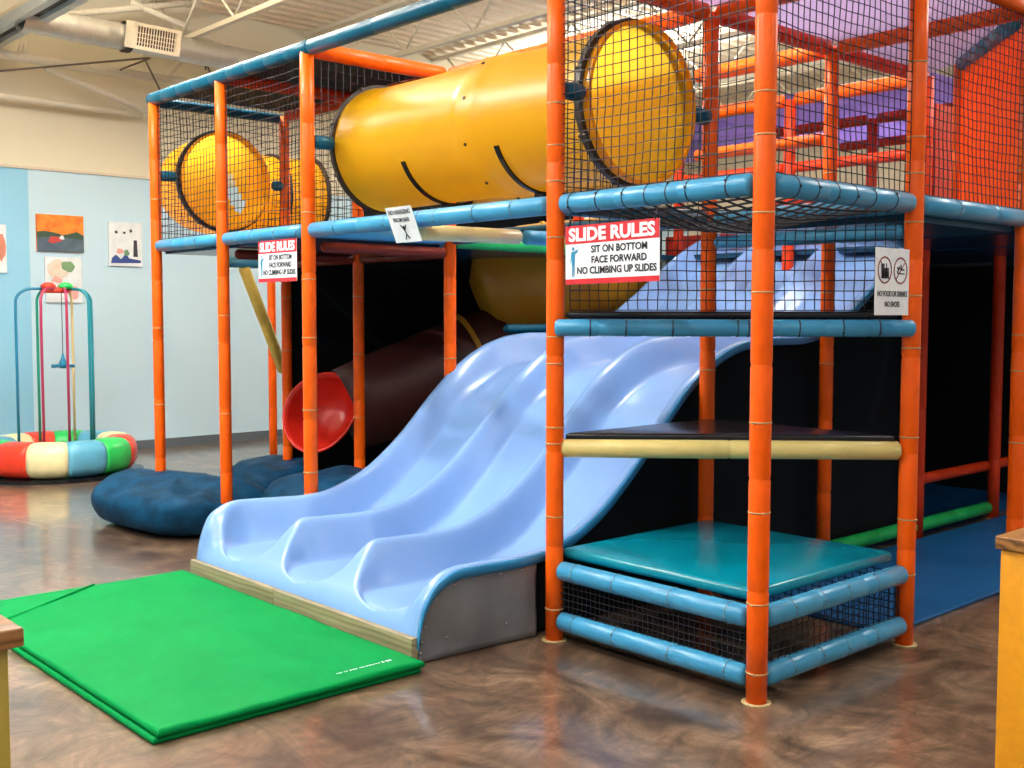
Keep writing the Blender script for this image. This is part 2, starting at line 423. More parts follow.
slab('deck', (2.49,.05,HD-.075), (3.61,1.17,HD-.02), NAVYV)
slab('deck', (3.71,.0,HD-.075), (6.1,1.17,HD-.02), NAVYV)
slab('deck', (3.71,1.27,HD-.06), (6.1,YA,HD-.02), NAVYV)
slab('deck', (1.20,YC+.05,HD-.06), (3.66,YA,HD-.02), NAVYV)
# dark backdrop sheets added at the back to stand in for the dark interior
slab('backdrop_panel', (1.20,YA+.02,.0), (6.1,YA+.05,HD-.03), DARKPANEL)
slab('backdrop_panel', (6.14,.0,.0), (6.17,YA,HD-.03), DARKPANEL)
slab('backdrop_panel', (3.75,2.46,.02), (6.1,2.48,HD-.03), DARKPANEL)
slab('backdrop_panel', (1.9,YA+.02,HD+.05), (6.1,YA+.04,2.72), DARKPANEL)
slab('backdrop_panel', (6.14,1.2,HD+.0), (6.16,YA,2.50), RDPANEL)
# side panels of the upper corner
def panel(name, pts, th, mat):
    mb = MB(); mb.quad(*pts); return solid(mb.build(name, mat, frame), th, 0)
panel('side_panel', [(3.42,.85,HD), (2.52,.04,HD), (2.52,.04,HT), (3.42,.85,HT)], .02, ORPANEL)
panel('side_panel', [(4.6,1.20,HD), (3.74,1.20,HD), (3.74,1.20,3.1), (4.6,1.20,3.1)], .02, RDPANEL)
rail((3.44,.86,HT), (2.48,.02,HT), mat=TEAL, r=.055, trim=0, seg=.6)
post(3.43, .87, z0=HD, z1=HT, foot=False, r=.042)

# pads on the steps
mb = MB(); mb.box((.055,.055,.40), (1.20,1.20,.455)); bevel(mb.build('step_pad', TEAL, frame), .022, 3)['label'] = 'teal square step pad'
def tri(z0, z1, mat, label):
    mb = MB(); P = [(.035,1.165),(1.165,.035),(1.17,1.17)]
    a = [mb.bm.verts.new((x,y,z0)) for x,y in P]; b = [mb.bm.verts.new((x,y,z1)) for x,y in P]
    mb.face(a[::-1]); mb.face(b)
    for i in range(3): mb.face([a[i], a[(i+1)%3], b[(i+1)%3], b[i]])
    o = bevel(mb.build('step_pad', mat, frame), .012); o['label'] = label
tri(.985, 1.030, BLACKV, 'glossy black triangular step pad')
tri(1.585, 1.625, BLACKV, 'black triangular pad above the blue rail')

# ------------------------------------------------------------------ netting
def net(O, U, W, cell=.046, r=.0029, sag=(0,0,0), hole=None, jit=.004, name='netting', cellv=None):
    O = V(O); U = V(U); W = V(W); nu = max(2, round(U.length/cell)); nw = max(2, round(W.length/(cellv or cell)))
    sag = V(sag); mb = MB()
    sd = random.random()*50
    def P(u, w):
        p = O + U*u + W*w + sag*(math.sin(PI*u)*math.sin(PI*w))
        j = noise.noise_vector(V((u*6+sd, w*6, sd)))
        return p + j*jit*1.6*min(1, 8*min(u, 1-u)+.2)*min(1, 8*min(w, 1-w)+.2)
    def line(pts):
        run = []
        for p in pts:
            if hole and (p-V(hole[0])).length < hole[1]:
                if len(run) > 1: mb.sweep(run, r, 3, caps=False, smooth=False)
                run = []
            else: run.append(p)
        if len(run) > 1: mb.sweep(run, r, 3, caps=False, smooth=False)
    for i in range(nu+1): line([P(i/nu, k/(nw)) for k in range(0, nw+1)])
    for i in range(nw+1): line([P(k/(nu), i/nw) for k in range(0, nu+1)])
    return mb.build(name, NETM, frame, fixn=False)
TR = (.63, 0, 2.70)  # crawl tube axis (x, -, z)
net((0,.05,HD+.05), (0,1.12,0), (0,0,1.08), sag=(.02,0,0))
net((.05,0,HD+.05), (1.12,0,0), (0,0,1.08), sag=(0,.02,0))
net((1.27,0,HD+.05), (1.12,0,0), (0,0,1.08), sag=(0,.02,0))
net((2.49,0,HD+.05), (1.12,0,0), (0,0,1.08))
net((.05,1.22,HD+.05), (1.12,0,0), (0,0,1.08), hole=((.63,1.22,2.70),.43))
net((.05,YC,HD+.05), (1.05,0,0), (0,0,1.08), hole=((.60,YC,2.70),.43), cell=.055)
net((0,YC+.05,HD+.05), (0,1.02,0), (0,0,1.08), sag=(.02,0,0), cell=.052)
net((0,YB+.05,HD+.05), (0,.98,0), (0,0,1.08), sag=(.02,0,0), cell=.052)
net((.05,YA,HD+.05), (1.05,0,0), (0,0,1.08), hole=((.60,YA,2.69),.43), cell=.055)
net((1.15,YB+.05,HD+.05), (0,.98,0), (0,0,1.08), cell=.055); net((1.15,YC+.05,HD+.05), (0,1.02,0), (0,0,1.08), cell=.055)
# net below the deck, on the diagonal, and the sagging net floor
net((.06,1.16,1.63), (1.10,-1.10,0), (0,0,.48), sag=(.01,.01,0), cell=.047)
net((.05,.05,HD-.03), (1.12,0,0), (0,1.12,0), sag=(0,0,-.10), cell=.075, r=.006, name='net_floor')
# nets between the two lowest rails
net((0,.06,.15), (0,1.1,0), (0,0,.16), cell=.03, r=.0028); net((.06,0,.15), (1.1,0,0), (0,0,.16), cell=.045, r=.0028)
net((1.22,.05,.05), (0,1.1,0), (0,0,.3), cell=.04, r=.003)

# ------------------------------------------------------------------ crawl tubes
def shell(mb, path, prof_r, n=40, skip=None, keep=None):
    """tube following path, radius list; keep(i,k) removes faces"""
    pts = [V(p) for p in path]; m = len(pts); rings = []; up = V((0,0,1))
    for i, p in enumerate(pts):
        t = (pts[min(i+1,m-1)] - pts[max(i-1,0)]).normalized()
        a = t.cross(up).normalized(); b = a.cross(t).normalized()
        rings.append([mb.bm.verts.new(p + prof_r[i]*(math.cos(2*PI*k/n)*a + math.sin(2*PI*k/n)*b)) for k in range(n)])
    for i in range(m-1):
        for k in range(n):
            if keep and not keep(i, k): continue
            mb.face([rings[i][k], rings[i][(k+1)%n], rings[i+1][(k+1)%n], rings[i+1][k]], True)
def flange(c, axis, R, w, th, mat, parent, name='end_ring', bolts=0):
    mb = MB(); mb.lathe([(-th/2,R),(-th/2,R+w),(th/2,R+w),(th/2,R),(-th/2,R)], c, axis, 48, smooth=False)
    o = mb.build(name, mat, parent)
    if bolts:
        ax = V(axis).normalized(); a = ax.cross(V((0,0,1))).normalized(); b = ax.cross(a)
        for k in range(bolts):
            d = math.cos(2*PI*(k+.4)/bolts)*a + math.sin(2*PI*(k+.4)/bolts)*b
            q = V(c) + d*(R+w*.9)
            m2 = MB(); m2.sweep([q - ax*(th/2+.008), q + ax*(th/2+.008)], .010, 8, smooth=False); m2.build('bolt', DARKMET, o)
    return o
RT = .395
ct = thing('crawl_tube', 'large yellow plastic crawl tube spanning above the blue slide between two netted towers', 'crawl tube', (.615, 2.34, 2.3))
mb = MB()
ys = [1.19,1.24,1.27,1.29, 1.6, 2.02,2.05,2.08,2.10,2.22,2.24,2.27,2.30, 2.8, 3.38,3.40,3.43,3.47]
rs = [RT+.012,RT+.012,RT+.008,RT, RT-.004, RT,RT+.004,RT+.012,RT+.014,RT+.014,RT+.012,RT+.004,RT, RT-.004, RT,RT+.008,RT+.012,RT+.012]
shell(mb, [(.615+.015*(1 if y < 2 else -.0), y, 2.70) for y in ys], rs, 48)
mb.build('tube_shell', TUBE, ct)
flange((.63,1.255,2.70), (0,1,0), RT+.015, .028, .035, DARKMET, ct, bolts=8)
flange((.63,1.195,2.70), (0,1,0), RT+.004, .020, .02, TUBEO, ct, name='tube_lip')
flange((.615,3.46,2.70), (0,1,0), RT+.012, .022, .03, DARKMET, ct, bolts=8)
for yy in (1.93, 2.78):
    mb = MB(); n = 24; R = RT+.002
    A = []
    for k in range(n+1):
        th = PI*1.14 + (PI*.72)*k/n
        c, s_ = math.cos(th), math.sin(th)
        A.append([mb.bm.verts.new((.622 + rr*c, yy+dy, 2.70 + rr*s_)) for rr, dy in ((R,-.016),(R+.012,-.016),(R+.012,.016),(R,.016))])
    for a, b in zip(A, A[1:]):
        for j in range(4): mb.face([a[j], a[(j+1)%4], b[(j+1)%4], b[j]])
    mb.face(A[0]); mb.face(A[-1][::-1])
    mb.box((.58,yy-.035,2.20), (.66,yy+.035,2.302))
    mb.build('support_strap', BLACKV, ct)
for k in range(10):   # bolts along the middle seam
    th = 2*PI*k/10 + .35; c, s_ = math.cos(th), math.sin(th)
    mb = MB(); q = V((.62+c*(RT+.012), 2.16, 2.70+s_*(RT+.012))); mb.sweep([q, q+V((c,0,s_))*.012], .010, 6, smooth=False)
    mb.build('bolt', DARKMET, ct)
def stub(p0, p1, parent=frame): return rail(p0, p1, mat=TEALB, r=.042, trim=0, seg=1, name='stub_rail', parent=parent)
stub((.05,1.22,2.70), (.20,1.22,2.70)); stub((1.06,1.22,2.70), (1.20,1.22,2.70))
stub((.04,YC,2.70), (.19,YC,2.70)); stub((1.04,YC,2.70), (1.12,YC,2.70))
stub((.04,YA,2.69), (.17,YA,2.69)); stub((1.03,YA,2.69), (1.12,YA,2.69))

# elbow tube leaving the far panel
et = thing('crawl_tube', 'orange plastic elbow tube bending away behind the far left netted opening', 'crawl tube', (1.0, 6.3, 2.3))
path = [(.60,YA-.02,2.69), (.60,YA+.05,2.69), (.60,YA+.25,2.69)]
for k in range(1, 11):
    a = k/10*PI/2; path.append((.60+.62*(1-math.cos(a)), YA+.25+.62*math.sin(a), 2.69))
path += [(x_,YA+.87,2.69) for x_ in (1.26,1.30,1.34,1.38,1.42,1.46,1.5,1.6,1.75,1.9)]
mb = MB(); nn = 40
shell(mb, path, [RT-.02]*len(path), nn, keep=None)
kill = []
mb.bm.faces.ensure_lookup_table()
for f in mb.bm.faces:
    c = f.calc_center_median()
    if c.y > 6.6 and 1.27 < c.x + .6*(c.z-2.70) < 1.42 and abs(c.z-2.70) < .19: kill.append(f)
bmesh.ops.delete(mb.bm, geom=kill, context='FACES')
mb.build('tube_shell', TUBEO, et)
flange((.60,YA+.03,2.69), (0,1,0), RT-.012, .030, .035, DARKMET, et, bolts=10)
flange((.60,YA-.02,2.69), (0,1,0), RT-.02, .018, .02, TUBEO, et, name='tube_lip')
flange((1.9,YA+.87,2.69), (1,0,0), RT-.015, .03, .03, DARKMET, et, bolts=8)
flange((1.50,YA+.87,2.69), (1,0,0), RT-.015, .02, .03, DARKMET, et, name='seam_ring')
BRACEY = vinyl('mustard_brace_vinyl', (.85, .66, .14))
# legs that carry the elbow tube
leg_thing = thing('tube_support', 'orange padded posts with slanting yellow brace holding the elbow tube by the pale wall', 'support frame', (1.6, 7.2, 0))
rail((2.60,8.42,0.0), (2.60,8.42,2.25), mat=ORANGE, r=.045, trim=0, seg=.5, name='post', parent=leg_thing)
rail((3.2,8.42,0.0), (3.2,8.42,2.25), mat=ORANGE2, r=.04, trim=0, seg=.5, name='post', parent=leg_thing)
rail((1.21,6.5,2.04), (1.84,6.885,1.05), mat=BRACEY, r=.052, trim=0, seg=.8, name='brace', parent=leg_thing)
rail((1.0,6.5,2.08), (1.5,6.5,2.08), mat=BLUE, r=.05, trim=0, seg=.8, name='rail', parent=leg_thing)
rail((1.42,6.55,2.09), (2.60,8.40,2.12), mat=TEALB, r=.045, trim=0, seg=.8, name='rail', parent=leg_thing)

# amber spiral tube and red exit slide behind the blue slide
st = thing('tube_slide', 'amber and red tube slide curling behind the blue slide, ending in a red scoop', 'tube slide', (2.0, 4.8, .4))
path = []; 
for k in range(13):
    a = k/12*PI*.9
    path.append((2.80-.10*math.cos(a)+.35*(1-math.cos(a))*.3, 3.98+.62*(1-math.cos(a))*.45, 2.62-1.2*k/12 + .0))
path = [(3.55,3.95,2.02),(3.3,4.05,1.99),(3.1,4.15,1.96),(2.95,4.25,1.92),(2.78,4.38,1.88),(2.62,4.50,1.85),(2.50,4.60,1.81),(2.42,4.66,1.77)]
mb = MB(); shell(mb, path, [.47,.47,.47,.49,.50,.47,.37,.14], 36); solid(mb.build('upper_tube', TUBEB, st), .01)
flange(path[3], (V(path[4])-V(path[2])), .485, .018, .025, TUBEB, st, name='seam_ring')
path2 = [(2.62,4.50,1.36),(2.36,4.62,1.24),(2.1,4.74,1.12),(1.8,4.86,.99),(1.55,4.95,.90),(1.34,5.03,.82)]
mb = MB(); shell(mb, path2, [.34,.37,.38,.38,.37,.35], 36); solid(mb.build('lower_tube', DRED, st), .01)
flange(path2[1], (V(path2[2])-V(path2[0])), .365, .03, .04, TUBEB, st, name='seam_ring')
# scoop: open bowl-like exit mouth facing the bean bags
mb = MB(); ax = V((-.95,.0,-.28)).normalized()
# local frame
cx_ = V((1.10,5.06,.81)); a_ = V((-.66,-.75,0)).normalized(); side = V((.80,-.60,0)); upv = V((0,0,1))
face_n = (V((-.70,-.60,.38))).normalized(); sx = face_n.cross(upv).normalized(); sy = sx.cross(face_n).normalized()
if sx.x < 0: sx = -sx
def scoopf(u, v):
    th = 2*PI*u; r = v
    bx = .305*math.cos(th)*(1.0+.10*math.sin(th)); by = .335*math.sin(th) + .045*math.cos(th)
    dep = .26*(1-r**2.6)
    return cx_ + sx*bx*r**.8 + sy*by*r**.8 - face_n*dep + sx*.06*(1-r)
mb.grid(scoopf, 40, 14)
bmesh.ops.remove_doubles(mb.bm, verts=mb.bm.verts, dist=.0005)
solid(mb.build('exit_scoop', SCOOP, st), .012)
mb = MB(); mb.sweep([scoopf(k/48, 1.0) for k in range(48)], .012, 8, closed=True); mb.build('scoop_rim', SCOOP, st)
mb = MB(); mb.sweep([(1.45,5.0,.02),(1.45,5.0,.60)], .03, 12); mb.build('stand', DARKMET, st)
# tube in the dark right interior, its shade put into the colour
bt = thing('tube_slide', 'tube shaded dark brown curving down in the dark space behind the right posts', 'tube slide', (4.6, 1.9, 1.2))
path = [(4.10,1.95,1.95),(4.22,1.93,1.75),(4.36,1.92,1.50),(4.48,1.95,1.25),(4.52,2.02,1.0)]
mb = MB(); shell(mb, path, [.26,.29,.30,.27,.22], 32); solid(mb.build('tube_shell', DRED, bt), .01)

# ------------------------------------------------------------------ the blue slide
def interp(x, T):
    if x <= T[0][0]: return T[0][1]
    if x >= T[-1][0]: return T[-1][1]
    for i in range(len(T)-1):
        if T[i][0] <= x <= T[i+1][0]:
            # catmull-rom-ish monotone (cubic hermite with limited slopes)
            def sl(j):
                if j <= 0 or j >= len(T)-1: 
                    j2 = max(0, min(len(T)-2, j if j == 0 else j-1)); return (T[j2+1][1]-T[j2][1])/(T[j2+1][0]-T[j2][0])
                a = (T[j][1]-T[j-1][1])/(T[j][0]-T[j-1][0]); b = (T[j+1][1]-T[j][1])/(T[j+1][0]-T[j][0])
                return 0 if a*b <= 0 else 2*a*b/(a+b)
            h = T[i+1][0]-T[i][0]; t = (x-T[i][0])/h
            m0, m1 = sl(i)*h, sl(i+1)*h
            return (2*t**3-3*t*t+1)*T[i][1] + (t**3-2*t*t+t)*m0 + (-2*t**3+3*t*t)*T[i+1][1] + (t**3-t*t)*m1
RIM = [(-.745,.12),(-.735,.19),(-.715,.26),(-.685,.315),(-.64,.365),(-.56,.405),(-.48,.42),(-.38,.42),(-.2,.42),(0,.43),(.20,.48),(.40,.575),(.61,.73),(.80,.90),
       (1.0,1.09),(1.17,1.235),(1.35,1.345),(1.50,1.41),(1.68,1.455),(1.9,1.475),(2.2,1.475),(2.5,1.51),(2.75,1.60),(3.05,1.77),(3.5,2.06),(3.85,2.24),(4.1,2.32)]
APR = [(-.745,.12),(-.735,.15),(-.715,.172),(-.68,.190),(-.60,.20),(-.45,.205),(-.2,.21),(0,.225),(.2,.275),(.4,.36),(.61,.51),(.80,.675),
       (1.0,.87),(1.17,1.02),(1.35,1.135),(1.50,1.205),(1.68,1.255),(1.9,1.285),(2.2,1.30),(2.5,1.34),(2.75,1.43),(3.05,1.59),(3.5,1.88),(3.85,2.08),(4.1,2.18)]
rimz = lambda x: interp(x, RIM)
LFT = [(-.75,3.545),(-.5,3.54),(-.25,3.47),(-.05,3.40),(.2,3.385),(.6,3.42),(1,3.44),(4.2,3.40)]
RGT = [(-.75,1.335),(-.3,1.315),(0,1.295),(1,1.29),(4.2,1.29)]
def sstep(a, b, x):
    t = max(0, min(1, (x-a)/(b-a))); return t*t*(3-2*t)
def slide_pt(u, v):
    # u along length, v across (0 right .. 1 left)
    # denser sampling near the toe
    x = -.745 + 4.85*(u**1.45)
    yl, yr = interp(x, LFT), interp(x, RGT)
    y = yr + (yl-yr)*v
    z = rimz(x)
    # three lanes in v
    edge = .016
    t = (v-edge)/(1-2*edge)
    bz = interp(x, APR)
    z += .045*v*(1-sstep(.2,.8,x))*sstep(-.745,-.66,x)
    if 0 < t < 1:
        k = min(2, int(t*3)); q = abs((t*3-k)*2-1)    # 0 centre of a lane, 1 on a ridge
        outer = (k == 0 and (t*3-k) < .5) or (k == 2 and (t*3-k) > .5)
        xr, xf = -.42, -.715
        e = max(0, min(1, (xr-x)/(xr-xf)))
        w = .985*(1-e**2.4)**(1/2.4) if e < 1 else -1
        wall = 1 if w < 0 else sstep(w-.42*(.45+.55*(1-e)), w, q)
        fi = sstep(-.745, -.44, x)
        fo = sstep(-.745, -.695, x)
        f = fi + (fo-fi)*sstep(.62, 1.0, q) if outer else fi
        top = bz + .022*sstep(-.745, -.70, x) + (z-bz-.022)*f
        z = bz + (top-bz)*wall
    # round the outer edges down a touch
    if v < edge: z -= .012*(1-v/edge)**2
    if v > 1-edge: z -= .012*((v-1+edge)/edge)**2
    return V((x, y, z))
sl = thing('wave_slide', 'wide light blue three-lane wave slide with rounded lanes coming out of the climbing frame', 'slide', (1.0, 2.4, 0))
mb = MB(); mb.grid(slide_pt, 190, 150)
o = mb.build('slide_bed', SLIDE, sl); solid(o, .014, -1)
# turned-down flanges along both edges
for v, nm in ((0.0, -1),):
    mb = MB(); A = []
    for i in range(111):
        p = slide_pt(i/110, v); p.z += (.004 if nm < 0 else -.012)
        A.append([mb.bm.verts.new(p + V((0, nm*dy, dz))) for dy, dz in ((-.004,.0),(.007,.0),(.011,-.008),(.011,-.045),(-.002,-.045))])
    for a, b in zip(A, A[1:]):
        for j in range(5): mb.face([a[j], a[(j+1)%5], b[(j+1)%5], b[j]], True)
    mb.face(A[0]); mb.face(A[-1][::-1])
    mb.build('edge_flange', SLIDEEDGE, sl)
# grey vinyl skirt on the near side of the toe
def skirt(x0, x1, side_y, mat, name, n, wav):
    mb = MB()
    def f(u, v):
        x = x0+(x1-x0)*u; zt = rimz(x)-.03; z = .006 + (zt-.006)*v
        if callable(side_y): yy = side_y(x)
        else: yy = side_y
        w = wav*(math.sin(x*19)*.5+math.sin(x*7+z*6)*.7)*math.sin(PI*min(1, max(0, v)))
        return V((x, yy + w, z))
    mb.grid(f, n, 12); return solid(mb.build(name, mat, sl), .004)
skirt(-.735, -.03, lambda x: interp(x, RGT)+.004, SKIRT, 'side_skirt', 50, .010)
for i in range(13):
    pass
bolt_pts = []
for x in (-.728,-.722,-.70,-.64,-.54,-.40,-.26,-.12): bolt_pts.append((x, rimz(x)-.07 if x > -.7 else (.05 if x < -.725 else .10 if x < -.71 else .17)))
for x in (-.58,-.40,-.22): bolt_pts.append((x, .10))
for x, z in bolt_pts:
    mb = MB(); y = interp(x, RGT)
    mb.lathe([(0,.009),(.004,.008),(.008,.004),(.009,0)], (x, y, z), (0,-1,0), 10); mb.build('bolt', STEEL, sl)
skirt(.02, 4.0, 1.345, DARKPANEL, 'shade_sheet', 40, .0)  # dark sheets added under both slide edges to stand in for shade
skirt(.3, 4.0, lambda x: interp(x, LFT)-.002, DARKPANEL, 'shade_sheet', 40, .0)
mb = MB()
y0, y1 = 1.34, 3.70
for (x0, x1, ya, yb) in ((-.775, -.735, 1.34, 2.58), (-.775,-.735, 2.585, 3.56)):
    mb = MB(); mb.box((x0,ya,.002),(x1,yb,.125)); bevel(mb.build('toe_board', TOEWOOD, sl), .004)

# ------------------------------------------------------------------ mats and cushions
def soft_slab(name, x0, y0, x1, y1, z0, z1, mat, parent=None, wr=.006, e=.02, seed=0):
    mb = MB(); N = 60
    def top(u, v):
        x = x0+(x1-x0)*u; y = y0+(y1-y0)*v
        d = min(x-x0, x1-x, y-y0, y1-y); d = max(0, d)
        rr = 1 if d > e else math.sqrt(max(0, 1-(1-d/e)**2))
        n = noise.noise(V((x*3+seed, y*3, 0)))*.6 + noise.noise(V((x*7, y*2.4+seed, 3)))*.4
        ridge = -abs(noise.noise(V((x*1.7-y*1.1+seed, y*1.3+x*.6, 7))))
        return V((x, y, z0 + (z1-z0)*(.45+.55*rr) + wr*(n+ridge*.8)*rr))
    def U(u):   # dense sampling near the borders
        return .5-.5*math.cos(PI*u) if False else u
    us = sorted(set([0, .002,.005,.008,.012] + [i/N for i in range(N+1)] + [.988,.992,.995,.998]))
    vs = [[mb.bm.verts.new(top(a, b)) for b in us] for a in us]
    n = len(us)
    for i in range(n-1):
        for j in range(n-1): mb.face([vs[i][j], vs[i+1][j], vs[i+1][j+1], vs[i][j+1]], True)
    loop = [vs[i][0] for i in range(n)] + [vs[n-1][j] for j in range(1, n)] + [vs[i][n-1] for i in range(n-2, -1, -1)] + [vs[0][j] for j in range(n-2, 0, -1)]
    low = [mb.bm.verts.new((v.co.x + (.004 if v.co.x < x0+.001 else -.004 if v.co.x > x1-.001 else 0), v.co.y + (.004 if v.co.y < y0+.001 else -.004 if v.co.y > y1-.001 else 0), z0)) for v in loop]
    m = len(loop)
    for i in range(m): mb.face([loop[i], loop[(i+1)%m], low[(i+1)%m], low[i]], True)
    mb.face(low)
    return mb.build(name, mat, parent)
gm = thing('folding_mat', 'bright green vinyl folding mat lying on the floor at the foot of the blue slide', 'gym mat', (-1.41, 2.5, 0))
soft_slab('upper_panel', -2.045, 1.225, -.785, 3.62, .026, .058, GREENMAT, gm, wr=.009, e=.022)
soft_slab('lower_panel', -2.06, 1.235, -.80, 3.60, .002, .0255, GREENMAT, gm, wr=.0, e=.012, seed=4)
mb = MB()
mb.sweep([(-2.03,3.12,.058),(-1.7,3.35,.060),(-1.35,3.60,.056)], .010, 6); mb.build('crease', GREENMAT, gm)
mb = MB(); random.seed(3)     # small white printed line near the edge, unreadable in the photo
xx = -1.19
while xx < -.90:
    w = random.uniform(.006,.014); h = random.uniform(.005,.009) if xx < -.955 else .018
    mb.box((xx, 1.325-h/2, .0600), (xx+w, 1.325+h/2, .0606)); xx += w+random.choice((.004,.004,.012))
mb.build('printed_line', WHITE, gm)
random.seed(11)

tag(soft_slab('floor_mat', 1.30, .12, 6.1, 1.17, .002, .022, BLUEMAT, None, wr=.0, e=.006), 'blue floor mat under the right side of the climbing frame', 'floor mat')
tag(soft_slab('floor_mat', 1.30, 1.31, 6.1, 2.44, .002, .022, BLUEMAT, None, wr=.0, e=.006), 'dark blue floor mat behind the green floor rail', 'floor mat')

def bag(name, cx, cy, rx, ry, h, rot, seed, mat, label, lumps=.05):
    mb = MB(); ph = 26; tn = 48; rings = []
    R = Matrix.Rotation(rot, 3, 'Z')
    for i in range(ph+1):
        f = PI*i/ph; row = []
        for k in range(tn):
            t = 2*PI*k/tn
            ct, s_ = math.cos(t), math.sin(t)
            e = .62
            sx_ = math.copysign(abs(ct)**e, ct); sy_ = math.copysign(abs(s_)**e, s_)
            rr = max(0, math.sin(f))**.38
            z = h/2*(1+math.copysign(abs(math.cos(f))**.8, math.cos(f)))
            p = V((rx*sx_*rr, ry*sy_*rr, z))
            n1 = noise.noise(V((p.x*2.4+seed, p.y*2.4, p.z*2)))
            n2 = noise.noise(V((p.x*7+p.y*3+seed, p.y*5, p.z*6)))
            if z > .03: p.z *= 1 + .16*n1
            p.x += n2*lumps*.7; p.y += n1*lumps
            fold = abs(noise.noise(V((p.x*3.5-p.y*2+seed*2, p.y*1.5, p.z*8))))
            p.z -= .07*fold*(z/h)
            q = R @ p + V((cx, cy, 0)); q.z = max(.002, q.z)
            for (px, py) in ((0,YA),(0,YB),(0,YC),(1.15,YA),(1.15,YB)):
                d = V((q.x-px, q.y-py, 0))
                if d.length < .075: 
                    d = d.normalized() if d.length > 1e-4 else V((-1,0,0)); q.x = px+d.x*.075; q.y = py+d.y*.075
            row.append(q)
        rings.append(row)
    top = mb.bm.verts.new(sum(rings[0], V())/tn); bot = mb.bm.verts.new(sum(rings[-1], V())/tn)
    vr = [[mb.bm.verts.new(p) for p in r] for r in rings[1:-1]]
    for k in range(tn):
        mb.face([top, vr[0][k], vr[0][(k+1)%tn]], True); mb.face([bot, vr[-1][(k+1)%tn], vr[-1][k]], True)
    for a, b in zip(vr, vr[1:]):
        for k in range(tn): mb.face([a[k], b[k], b[(k+1)%tn], a[(k+1)%tn]], True)
    o = mb.build(name, mat); tag(o, label, 'bean bag'); return o
BAGM = vinyl('navy_bean_bag_fabric', (.0015, .040, .095), rough=.6, bump=.5, scale=9, v=.3, coat=0, spec=.15)
bag('bean_bag', -.02, 5.27, .50, .74, .37, .12, 2.0, BAGM, 'crumpled navy bean bag cushion lying around the far left orange posts', lumps=.03)
bag('bean_bag', .95, 5.62, .34, .40, .40, -.1, 8.0, BAGM, 'rounded navy bean bag heaped behind the front cushion below the red scoop', lumps=.03)
bag('bean_bag', .80, 4.35, .52, .46, .42, .2, 5.0, BAGM, 'flat navy bean bag tucked between the red scoop and the blue slide', lumps=.03)

# soft carousel ring with hoop poles
sp = thing('soft_carousel', 'soft round carousel of red, cream, blue and green segments with tall hoop poles', 'carousel', (.30, 8.66, 0))
SC = V((.30, 8.66, 0)); RO, RI = .745, .40; hz = .35
cols = [RED, CREAM, TEALB, GREENV, RED, CREAM, TEALB, GREENV, RED, CREAM, TEALB, GREENV][:12]
cols = [vinyl('carousel_red', (.80,.05,.02)), vinyl('carousel_cream', (.82,.74,.40)), vinyl('carousel_blue', (.10,.36,.52)), vinyl('carousel_green', (.02,.52,.10))]
front = math.atan2(-.94, -.34)
NS = 12
for k in range(NS):
    mb = MB(); a0 = front - PI/NS - .16 + 2*PI*k/NS; m_ = 10; A = []
    for i in range(m_+1):
        a = a0 + (2*PI/NS)*i/m_; bulge = 1 - .05*abs(2*i/m_-1)**6
        ring = []
        for j in range(20):
            t = 2*PI*j/20; cr = (RO+RI)/2; wr = (RO-RI)/2*bulge; hr = hz/2*bulge
            ct, s_ = math.cos(t), math.sin(t)
            r_ = cr + wr*math.copysign(abs(ct)**.75, ct); z_ = .03+hz/2 + hr*math.copysign(abs(s_)**.75, s_)
            ring.append(mb.bm.verts.new(SC + V((r_*math.cos(a), r_*math.sin(a), z_))))
        A.append(ring)
    for a, b in zip(A, A[1:]):
        for j in range(20): mb.face([a[j], a[(j+1)%20], b[(j+1)%20], b[j]], True)
    mb.face(A[0][::-1]); mb.face(A[-1])
    o = mb.build('ring_segment', cols[[1,2,3,0][k % 4]], sp); o['label'] = ['cream','blue','green','red'][k % 4] + ' padded segment'
mb = MB(); mb.lathe([(0,0),(0,.80),(.03,.80),(.03,0)], SC, (0,0,1), 48, smooth=False); mb.build('base_plate', BLACKV, sp)
hubz = 1.86
TEALP = plain('teal_pole_paint', (.01,.25,.32), .3); PINKP = plain('magenta_pole_paint', (.40,.03,.10), .3)
GRNP = plain('green_pole_paint', (.01,.30,.20), .3); BLUP = plain('blue_pole_paint', (.01,.20,.36), .3); CRP = plain('cream_pole_paint', (.75,.62,.30), .3)
vr_ = V((.94,-.34,0)); vf_ = V((.34,.94,0))   # sideways and away as seen from the doorway
for (s_, d_, mat) in ((-.40,-.1,BLUP),(-.20,.35,GRNP),(-.15,-.36,PINKP),(.10,-.38,PINKP),(.16,.34,CRP),(.32,-.22,TEALP),(.36,.18,TEALP)):
    s_ *= .93; b = SC + vr_*s_ + vf_*d_; h = SC + vr_*0.05 + V((0,0,hubz)); dr = V((b.x-h.x, b.y-h.y, 0))
    pts = [V((b.x,b.y,.30)), V((b.x,b.y,1.0)), V((b.x,b.y,1.55))]
    for k in range(1, 9):
        a = k/8*PI/2; w = .16
        L_ = dr.length; dd = dr.normalized(); w = min(.16, L_*.8)
        pts.append(V((b.x,b.y,0)) - dd*w*(1-math.cos(a)) + V((0,0,hubz-.14 + .14*math.sin(a))))
    pts.append(h + dr.normalized()*.05)
    mb = MB(); mb.sweep(pts, .014, 8); mb.build('hoop_pole', mat, sp)
mb = MB()
mb.lathe([(0,0),(0,.14),(.03,.15),(.05,.12),(.06,0)], SC+V((0,0,hubz-.04)), (0,0,1), 20); mb.build('hub', RED, sp)
